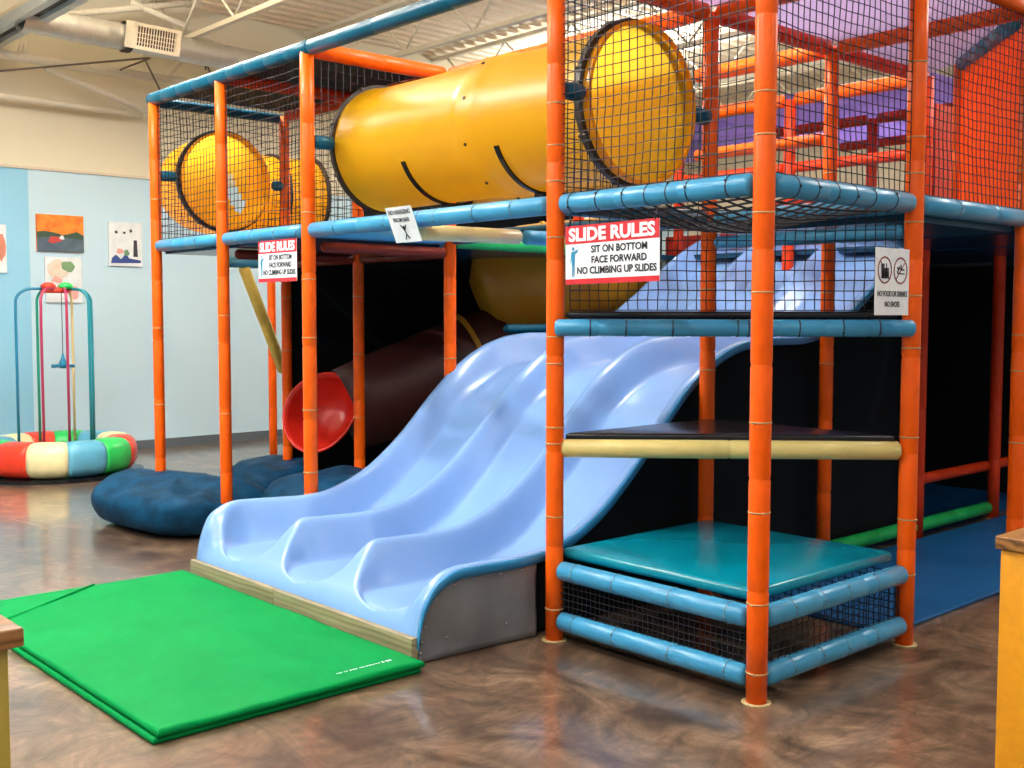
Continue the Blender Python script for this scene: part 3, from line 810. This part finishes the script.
for dx, mat in ((-.07, cols[0]), (.09, cols[3])):
    mb = MB(); mb.lathe([(0,0),(.0,.06),(.03,.075),(.06,.04),(.065,0)], SC+vr_*dx-vf_*.08+V((0,0,hubz)), (0,0,1), 14); mb.build('hub_cushion', mat, sp)
SH = SC + vr_*.05
mb = MB(); mb.sweep([SH+V((0,0,1.10)), SH+V((0,0,hubz))], .004, 6); rp = mb.build('rope', DARKMET, sp)
mb = MB(); mb.lathe([(0,0),(.005,.03),(.04,.045),(.10,.02),(.16,.006),(.16,0)], SH+V((0,0,1.06)), (0,0,1), 12)
mb.sweep([SH+vr_*-.11+V((0,0,1.085)), SH+V((0,0,1.09)), SH+vr_*.11+V((0,0,1.085))], .017, 8); mb.build('trapeze_handle', BLUP, sp)
# small ball on the floor
mb = MB(); r = .05
mb.lathe([(r-r*math.cos(PI*i/10), r*math.sin(PI*i/10)) for i in range(11)], (2.86,8.5,.002), (0,0,1), 16)
tag(mb.build('play_ball', plain('pale_ball', (.35,.50,.55), .5)), 'small pale blue ball on the floor by the back orange post', 'ball')

# ------------------------------------------------------------------ counters by the camera
def counter(name, lo, hi, capo, mat, label):
    t = thing(name, label, 'half wall', ((lo[0]+hi[0])/2, (lo[1]+hi[1])/2, 0))
    mb = MB(); mb.box((lo[0],lo[1],.0), (hi[0],hi[1],.855)); bevel(mb.build('panel', mat, t), .003)
    mb = MB(); mb.box((lo[0]-capo,lo[1]-capo,.856), (hi[0]+capo,hi[1]+capo,.90)); bevel(mb.build('wood_cap', CAPWOOD, t), .006, 3)
counter('half_wall', (-5.2,-.058,0), (-2.965,.062,0), .028, OLIVE, 'mustard low half wall with dark wood cap at the left edge of the picture')
counter('half_wall', (-.242,-2.9,0), (.55,-1.10,0), .014, YELWALL, 'bright yellow low half wall with wood cap at the right edge of the picture')

# ------------------------------------------------------------------ signs
FONT = None
def text_mesh(body, size, bold=.0, sx=.62):
    cu = bpy.data.curves.new('t', 'FONT'); cu.body = body; cu.size = size; cu.extrude = .0006; cu.offset = bold
    cu.align_x = 'CENTER'; cu.align_y = 'CENTER'; cu.resolution_u = 3
    o = bpy.data.objects.new('t', cu); C.objects.link(o)
    dg = bpy.context.evaluated_depsgraph_get(); me = bpy.data.meshes.new_from_object(o.evaluated_get(dg))
    bpy.data.objects.remove(o); bpy.data.curves.remove(cu)
    return me
def sign_frame(center, xdir, ydir):
    xd = V(xdir).normalized(); yd = V(ydir); yd = (yd - xd*yd.dot(xd)).normalized(); n = xd.cross(yd)
    M = Matrix((xd, yd, n)).transposed().to_4x4(); M.translation = V(center); return M
def sbox(M, x0, y0, x1, y1, z0, z1, mat, name, parent, bw=0):
    mb = MB(); vs = mb.box((x0,y0,z0),(x1,y1,z1))
    for v in vs: v.co = M @ v.co
    return mb.build(name, mat, parent)
def stext(M, body, x, y, w, h, mat, parent, name='lettering', bold=.0):
    me = text_mesh(body, 1.0, bold)
    xs = [v.co.x for v in me.vertices]; ys_ = [v.co.y for v in me.vertices]
    kx = w/(max(xs)-min(xs)); ky = h/(max(ys_)-min(ys_)); cx_, cy_ = (max(xs)+min(xs))/2, (max(ys_)+min(ys_))/2
    mb = MB(); mb.bm.from_mesh(me); bpy.data.meshes.remove(me)
    for v in mb.bm.verts: v.co = M @ V(((v.co.x-cx_)*kx + x, (v.co.y-cy_)*ky + y, .0042 if v.co.z > 0 else .0035))
    for f in mb.bm.faces: f.material_index = 0
    return mb.build(name, mat, parent)
def person_fig(M, x, y, h, mat, parent):
    # little standing figure pointing to the right
    k = h/1.0
    mb = MB()
    def poly(pts):
        mb.face([mb.bm.verts.new(M @ V((x+px*k, y+py*k, .0042))) for px, py in pts])
    poly([(.055*math.cos(2*PI*i/14), .43+.065*math.sin(2*PI*i/14)) for i in range(14)])
    poly([(-.085,.34),(.085,.34),(.075,.02),(.06,-.12),(-.06,-.12),(-.075,.02)])
    poly([(-.065,-.12),(-.01,-.12),(-.015,-.5),(-.05,-.5)]); poly([(.01,-.12),(.065,-.12),(.05,-.5),(.015,-.5)])
    poly([(.06,.34),(.07,.24),(.20,.32),(.24,.42),(.20,.40)]); poly([(-.08,.34),(-.06,.26),(-.115,-.02),(-.14,-.02)])
    mb.build('figure_pictogram', mat, parent)
def slide_rules(center, xdir, ydir, w, h, label):
    t = thing('rules_sign', label, 'sign', center); M = sign_frame(center, xdir, ydir)
    sbox(M, -w/2, -h/2, w/2, h/2, -.001, .002, WHITE, 'board', t)
    sbox(M, -w/2, h*.19, w/2, h/2, .002, .003, SIGNRED, 'header_band', t)
    sbox(M, -w/2, -h/2, w/2, -h*.41, .002, .003, SIGNRED, 'footer_band', t)
    stext(M, 'SLIDE RULES', 0, h*.345, w*.92, h*.235, WHITE, t, bold=.04)
    stext(M, 'SIT ON BOTTOM', w*.085, h*.085, w*.59, h*.125, INK, t, bold=.026)
    stext(M, 'FACE FORWARD', w*.085, -h*.095, w*.58, h*.125, INK, t, bold=.026)
    stext(M, 'NO CLIMBING UP SLIDES', w*.055, -h*.27, w*.84, h*.125, INK, t, bold=.026)
    person_fig(M, -w*.41, -h*.115, h*.52, INKB, t)
    for sx_ in (-1, 1):
        mb = MB(); q = M @ V((sx_*w*.46, h/2-.008, .004)); q2 = M @ V((sx_*w*.46, h/2+.05, -.01)); mb.sweep([q, (q+q2)/2+V((-.006,-.004,0)), q2], .0022, 5); mb.build('hanging_tie', TIED, t)
    return t
slide_rules((-.066,.775,1.888), (0,-1,.01), (0,0,1), .575, .272, 'large red and white SLIDE RULES sign hanging under the blue rail at the centre')
slide_rules((-.062,3.715,1.955), (0,-1,.0), (0,0,1), .48, .270, 'small red and white SLIDE RULES sign hanging under the left tower rail')
# no hanging sign
t = thing('warning_sign', 'tilted white paper sign reading NO HANGING FROM BAR on the long blue rail', 'sign', (-.056, 2.30, 2.09))
M = sign_frame((-.056,2.305,2.105), (0,-.99,-.02), (0,.18,1)); 
M = sign_frame((-.085,2.315,2.105), (0,-1,0), (-.42,0,1))
w, h = .235, .205
sbox(M, -w/2, -h/2, w/2, h/2, -.001, .002, WHITE, 'board', t)
stext(M, 'NO HANGING', 0, h*.36, w*.84, h*.13, INK, t, bold=.012); stext(M, 'FROM BAR', 0, h*.14, w*.62, h*.12, INK, t, bold=.012)
mb = MB()
for a, b in (((-.025,-.0),(.0,-.035)), ((.022,-.0),(.0,-.035)), ((0,-.03),(.004,-.055)), ((.004,-.055),(-.016,-.085)), ((.004,-.055),(.024,-.08))):
    mb.sweep([M @ V((a[0],a[1],.003)), M @ V((b[0],b[1],.003))], .0035, 5)
mb.lathe([(0,0),(0,.010),(.002,.010),(.002,0)], M @ V((0,-.016,.002)), M.col[2].to_3d(), 12); mb.build('figure_pictogram', INK, t)
# no food sign
t = thing('warning_sign', 'white sign with two crossed-out circles reading NO FOOD OR DRINKS NO SHOES on the netting', 'sign', (.90, .14, 1.75))
SC2 = V((1.005,.085,1.775)); M = sign_frame(SC2, (1,-.98,.0), (0,0,1))
# hung on the diagonal net next to the right post, parallel to it
M = sign_frame((.925,-.056,1.76), (1,0,0), (0,0,1)); t.location = (.925,-.056,1.62); WP[t] = V((.925,-.056,1.62))
w, h = .30, .305
sbox(M, -w/2, -h/2, w/2, h/2, -.001, .002, WHITE, 'board', t)
for sx_ in (-1, 1):
    c = (sx_*w*.235, h*.17)
    mb = MB(); R_ = .062
    nrm = M.col[2].to_3d()
    mb.lathe([(0,R_-.007),(.0,R_),(.0015,R_),(.0015,R_-.007),(0,R_-.007)], M @ V((c[0],c[1],.002)), nrm, 32, smooth=False)
    d = (-1 if sx_ < 0 else 1)*R_*.68
    mb.sweep([M @ V((c[0]-d,c[1]-R_*.68,.003)), M @ V((c[0]+d,c[1]+R_*.68,.003))], .003, 4)
    mb.build('prohibition_ring', INKR, t)
M_ = lambda x, y: M @ V((x, y, .003))
mb = MB(); cx_, cy_ = -w*.235, h*.17
for a, b, r in (((-.022,.028),(-.018,-.03),.010), ((.012,.01),(.014,-.03),.013), ((.012,.03),(.012,.01),.003), ((-.03,-.034),(.034,-.034),.004)):
    mb.sweep([M_(cx_+a[0],cy_+a[1]), M_(cx_+b[0],cy_+b[1])], r, 4)
mb.build('food_pictogram', INK, t)
mb = MB(); cx_ = w*.235
for a, b, r in (((-.03,.012),(.03,.005),.004), ((-.028,-.012),(.034,-.014),.003), ((-.01,.02),(-.03,-.01),.004), ((0,.028),(.01,.0),.003)):
    mb.sweep([M_(cx_+a[0],cy_+a[1]), M_(cx_+b[0],cy_+b[1])], r, 4)
mb.build('shoe_pictogram', INK, t)
stext(M, 'NO FOOD OR DRINKS', 0, -h*.18, w*.88, h*.085, INK, t, bold=.014); stext(M, 'NO SHOES', 0, -h*.335, w*.44, h*.085, INK, t, bold=.014)

# ------------------------------------------------------------------ room
YW = 10.06
mb = MB(); mb.box((-9,-7,-.1), (12.2,YW+.2,0)); struct(mb.build('floor', FLOOR))
mb = MB(); mb.box((-9,YW,0), (12.2,YW+.2,5.6)); struct(mb.build('wall_back', WALL))
mb = MB(); mb.box((12.0,-7,0), (12.2,YW,5.6)); struct(mb.build('wall_right', CREAMWALL))
mb = MB(); mb.box((-9,YW-.02,3.205), (12,YW-.0005,3.235)); struct(mb.build('trim_1', CREAMWALL))
mb = MB(); mb.box((-9,YW-.02,0.0), (12,YW-.0005,.105)); struct(mb.build('baseboard_back', BASEB))
# corrugated steel roof deck: ribs run along X
mb = MB(); ZC = 5.30; y = -7.0; pr = []
while y < YW:
    pr += [(y, ZC), (y+.10, ZC), (y+.125, ZC+.045), (y+.195, ZC+.045)]; y += .22
A = [(mb.bm.verts.new((-9, a, b)), mb.bm.verts.new((12.2, a, b))) for a, b in pr]
for a, b in zip(A, A[1:]): mb.face([a[0], a[1], b[1], b[0]])
struct(solid(mb.build('ceiling', CEILM), .02, 1))
# open-web joists along Y
def joist(x, z0=4.62, z1=5.27, y0=-7, y1=YW-.02, step=.62, ph=0):
    t = thing('roof_joist', 'cream painted open-web steel roof joist under the corrugated ceiling', 'joist', (x, y0, z0), 'cream roof joists')
    for z in (z0, z1-.05):
        mb = MB(); mb.box((x-.035,y0,z),(x+.035,y1,z+.05)); mb.build('chord', JOIST, t)
    mb = MB(); y = y0+ph; k = 0
    while y+step < y1:
        mb.sweep([(x,y,z0+.04 if k%2==0 else z1-.03),(x,y+step,z1-.03 if k%2==0 else z0+.04)], .014, 6); y += step; k += 1
    mb.build('web_rods', JOIST, t)
    return t
for x in (-4.5,-2.4,-.3,1.9,4.08,6.2,8.3,10.4): 
    o = joist(x); i = x
    o['label'] = 'cream painted open-web steel roof joist, one of the parallel row under the ceiling'
# girder truss close to the back wall, running along X
def beam(p0, p1, r, mat, name, parent): 
    mb = MB(); mb.sweep([p0, p1], r, 8); return mb.build(name, mat, parent)
RODM = plain('brown_brace_steel', (.16,.12,.09), .5)
gt = thing('girder_truss', 'cream steel truss with slanting braces beside the back wall', 'truss', (2, 9.4, 4))
def P_at(px, py, ax, val):   # where a line of sight from the doorway meets a plane (used to site the trusses)
    d = CM @ V(((px-512)/1104.255, -(py-384)/1104.255, -1)); i = 'xyz'.index(ax); s_ = (val-CL[i])/d[i]; return CL + d*s_
YAW, PIT, ROL = .8346, .0627, .0011
CL = V((-3.7713, -2.6487, 1.6078))
F_ = V((math.cos(YAW)*math.cos(PIT), math.sin(YAW)*math.cos(PIT), -math.sin(PIT))); R_ = V((math.sin(YAW), -math.cos(YAW), 0)); U_ = R_.cross(F_)
c_, s_ = math.cos(ROL), math.sin(ROL)
CM = Matrix((c_*R_ + s_*U_, -s_*R_ + c_*U_, -F_)).transposed()
for (a, b, c, d, yy, r) in ((-60,45,170,80,9.6,.05),(170,80,420,118,9.6,.05),(45,68,148,112,9.7,.035),(-60,88,142,115,9.85,.035),(160,82,184,58,9.6,.03),(60,15,200,2,9.2,.035),(130,2,250,55,9.2,.035),(17,60,24,33,9.6,.02),(24,33,26,62,9.6,.025)):
    beam(P_at(a,b,'y',yy), P_at(c,d,'y',yy), r, JOIST, 'truss_bar', gt)
for (a, b, c, d, yy) in ((0,71,148,58,9.4),(145,60,162,94,9.4),(120,70,150,58,9.4),(205,60,215,85,9.3),(203,42,206,70,9.3)):
    beam(P_at(a,b,'y',yy), P_at(c,d,'y',yy), .011, RODM, 'brace_rod', gt)
# spiral duct with grille
a, b = V((-1.2,8.35,4.45)), V((1.40,8.80,4.50)); 
a = P_at(20,17,'z',4.50); b = P_at(130,37,'z',4.50); c = P_at(300,72,'z',4.50)
du = thing('air_duct', 'round galvanised spiral air duct hanging below the ceiling at upper left', 'duct', b)
ax = (c-a).normalized(); L = (c-a).length
mb = MB(); pr = []; n = int(L/.16)
for i in range(n): pr += [(i*L/n, .135), (i*L/n+.012, .138), (i*L/n+.024, .135)]
mb.lathe(pr, a, ax, 32); mb.build('duct_shell', GALV, du)
mb = MB(); q = P_at(126,37,'z',4.5); mb.lathe([(-.03,.135),(-.03,.16),(.03,.16),(.03,.135)], q, ax, 32, smooth=False); mb.build('duct_collar', DARKMET, du)
gc = P_at(150,38,'z',4.44); nv = (CL-gc); nv = (nv - ax*nv.dot(ax)).normalized(); upg = nv.cross(ax).normalized()
if upg.z < 0: upg = -upg
Mg = Matrix((ax, upg, ax.cross(upg))).transposed().to_4x4(); off = ax.cross(upg)
if off.dot(nv) < 0: off = -off
Mg = Matrix((ax, upg, off)).transposed().to_4x4(); Mg.translation = gc + off*.12 - ax*.0
def gbox(x0,y0,x1,y1,z0,z1,mat,name):
    mb = MB(); vs = mb.box((x0,y0,z0),(x1,y1,z1))
    for v in vs: v.co = Mg @ v.co
    return mb.build(name, mat, du)
W_, H_ = .27, .13
gbox(-W_+.03,-H_+.03,W_-.03,H_-.03,-.12,.005,DARKMET,'grille_back')
for (x0,y0,x1,y1) in ((-W_,-H_,W_,-H_+.035),(-W_,H_-.035,W_,H_),(-W_,-H_+.035,-W_+.05,H_-.035),(W_-.05,-H_+.035,W_,H_-.035)): gbox(x0,y0,x1,y1,-.12,.02,JOIST,'grille_frame')
mb = MB()
for i in range(15):
    x = -W_+.06+i*(2*W_-.12)/14
    for v in mb.box((x-.0045,-H_+.035,.004),(x+.0045,H_-.035,.012)): v.co = Mg @ v.co
for i in range(3):
    y = -H_+.07+i*.045
    for v in mb.box((-W_+.05,y-.003,.004),(W_-.05,y+.003,.013)): v.co = Mg @ v.co
mb.build('grille_slats', JOIST, du)

# ceiling light fixtures: strips under the joists, added and placed for the light they give
LAMPW = bpy.data.materials.new('lamp_tube'); LAMPW.use_nodes = True
nt = LAMPW.node_tree; nt.nodes.clear(); em = nt.nodes.new('ShaderNodeEmission'); em.inputs[0].default_value = (1,.97,.92,1); em.inputs[1].default_value = 5
out = nt.nodes.new('ShaderNodeOutputMaterial'); nt.links.new(em.outputs[0], out.inputs[0])
FIXM = plain('fixture_grey', (.60,.66,.68), .4)
def fixture(x, y, z, L, power, label, ang=PI/2, size=.5):
    t = thing('ceiling_light', label, 'ceiling light', (x, y, z), 'fluorescent strip lights')
    d = V((math.cos(ang), math.sin(ang), 0)); s = V((-math.sin(ang), math.cos(ang), 0))
    mb = MB(); vs = mb.box((-L/2,-.11,0),(L/2,.11,.05)); R = Matrix.Rotation(ang, 3, 'Z')
    for v in vs: v.co = R @ v.co + V((x,y,z))
    mb.build('housing', FIXM, t)
    for k in (-.06, .06):
        mb = MB(); mb.sweep([V((x,y,z-.015)) - d*L*.47 + s*k, V((x,y,z-.015)) + d*L*.47 + s*k], .013, 8); mb.build('lamp_tube', LAMPW, t)
    for k in (-.4, .4):
        mb = MB(); mb.sweep([V((x,y,z+.05))+d*L*k, V((x,y,5.28))+d*L*k], .006, 5); mb.build('hanger_rod', DARKMET, t)
    ld = bpy.data.lights.new('strip_lamp', 'AREA'); ld.shape = 'RECTANGLE'; ld.size = L; ld.size_y = .2; ld.energy = power
    ld.color = (.98, .99, 1.0)
    lo = bpy.data.objects.new('strip_lamp', ld); C.objects.link(lo); lo.parent = t; lo.location = (0,0,-.05); lo.rotation_euler = (0,0,ang)
    lu = bpy.data.lights.new('ceiling_fill', 'AREA'); lu.shape = 'RECTANGLE'; lu.size = L; lu.size_y = .2; lu.energy = power*1.15  # added fill lamp facing up to brighten the ceiling
    lu.color = (1, .985, .95)
    uo = bpy.data.objects.new('ceiling_fill', lu); C.objects.link(uo); uo.parent = t; uo.location = (0,0,.08); uo.rotation_euler = (PI,0,ang)
    return t
LP = [(-5.6,-3.5,45),(-5.6,.5,80),(-5.6,4.5,140),(-2.6,-3.5,32),(-2.6,.8,75),(-1.9,4.6,160),(1.0,-3.5,25),(1.6,1.2,85),(.2,6.3,190),(4.6,-1.2,85),(5.6,2.4,100),(9.0,1.0,100),(7.6,7.6,110)]
for x, y, pw in LP:
    fixture(x, y, 4.55, 2.4, pw, 'added grey fluorescent strip light hanging under the ceiling deck')
t = thing('ceiling_light', 'wide grey unlit ceiling fixture cut off by the top left corner of the picture', 'ceiling light', (.11, 8.6, 4.5))
for (x0, x1, z0, z1, mat, nm) in ((-.02,.06,4.46,4.56,FIXM,'reflector'),(.07,.17,4.50,4.53,DARKMET,'louvre'),(.18,.26,4.46,4.56,FIXM,'reflector'),(-.02,.26,4.56,4.60,JOIST,'housing')):
    mb = MB(); mb.box((x0,5.8,z0),(x1,10.0,z1)); mb.build(nm, mat, t)

# wall pictures
def wall_pic(x0, x1, z0, z1, label, paint):
    t = thing('wall_art', label, 'painting', ((x0+x1)/2, YW, z0))
    mb = MB(); mb.box((x0,YW-.03,z0),(x1,YW-.001,z1)); mb.build('canvas', paint[0], t)
    for li, (nm, mat, pts) in enumerate(paint[1]):
        mb = MB()
        mb.face([mb.bm.verts.new((x0+(x1-x0)*a, YW-.031-.0012*li, z0+(z1-z0)*b)) for a, b in pts])
        mb.build(nm, mat, t)
def blob(cx, cy, rx, ry, n=12, j=.25):
    return [(cx+rx*math.cos(2*PI*k/n)*(1+random.uniform(-j,j)), cy+ry*math.sin(2*PI*k/n)*(1+random.uniform(-j,j))) for k in range(n)]
def artm(name, c, c2=None):
    m, nt, b = new_mat(name); tc, n = noise_bump(nt, b, 9, .1); vary(nt, b, n, c, c2 or [x*1.15 for x in c]); b.inputs['Roughness'].default_value = .6; return m
OR_ = artm('paint_orange', (.75,.12,.01), (.90,.28,.02)); DG = artm('paint_dark_green', (.03,.07,.04)); SL = artm('paint_slate', (.05,.09,.13), (.09,.14,.19))
RDp = artm('paint_red', (.45,.04,.04)); WHp = artm('paint_white', (.72,.76,.78)); BLp = artm('paint_blue', (.03,.06,.25)); GRp = artm('paint_green', (.15,.28,.14)); PKp = artm('paint_pink', (.75,.36,.32)); BKp = artm('paint_black', (.03,.03,.04)); PCH = artm('paint_peach', (.75,.55,.42), (.70,.72,.62))
wall_pic(.60, 1.12, 2.31, 2.72, 'orange sunset painting over dark hills on the pale wall', (OR_, [('hills', DG, [(0,0),(1,0),(1,.46),(.85,.56),(.7,.50),(.55,.46),(.35,.52),(.15,.55),(0,.52)]), ('water', SL, [(0,0),(1,0),(1,.34),(.6,.38),(.3,.40),(0,.36)]), ('boat', RDp, blob(.38,.32,.16,.09)), ('sail', WHp, blob(.53,.38,.05,.06))]))
wall_pic(1.41, 1.81, 2.17, 2.68, 'white picture with small dark birds and a tower, right of the sunset painting', (WHp, [('wave', BLp, [(.05,.06),(.95,.08),(.95,.14),(.6,.18),(.5,.28),(.35,.16),(.2,.26),(.08,.18)]), ('tower', BKp, [(.72,.22),(.86,.22),(.84,.60),(.74,.60)]), ('tree', GRp, blob(.52,.30,.08,.08)), ('cloud', PKp, blob(.33,.34,.12,.06)), ('bird', BKp, blob(.22,.77,.05,.03)), ('bird', BKp, blob(.46,.76,.05,.03)), ('bird', BKp, blob(.65,.81,.04,.04))]))
wall_pic(.68, 1.09, 1.74, 2.25, 'pastel flower picture hanging behind the carousel hoops', (WHp, [('flowers', PCH, blob(.35,.72,.28,.2)), ('leaves', GRp, blob(.62,.80,.2,.12)), ('flower', PKp, blob(.75,.22,.16,.16)), ('flower', PKp, blob(.3,.5,.14,.08))]))
wall_pic(-.14, .275, 2.06, 2.58, 'white framed picture cut off by the left edge', (WHp, [('flower', artm('paint_terracotta', (.60,.22,.14)), blob(.86,.55,.12,.3))]))

# ------------------------------------------------------------------ camera and light
cd = bpy.data.cameras.new('camera'); cam = bpy.data.objects.new('camera', cd); C.objects.link(cam)
cd.sensor_width = 36; cd.lens = 1104.255/1024*36; cd.clip_start = .05; cd.clip_end = 100
m4 = CM.to_4x4(); m4.translation = CL; cam.matrix_world = m4
bpy.context.scene.camera = cam
w = bpy.data.worlds.new('world'); bpy.context.scene.world = w; w.use_nodes = True
bg = w.node_tree.nodes['Background']; bg.inputs[0].default_value = (.80,.90,1,1); bg.inputs[1].default_value = .32
vs = bpy.context.scene.view_settings
bpy.context.scene.display_settings.display_device = 'sRGB'
vs.view_transform = 'Standard'; vs.look = 'None'; vs.gamma = 1; vs.exposure = 0.32; vs.use_curve_mapping = False
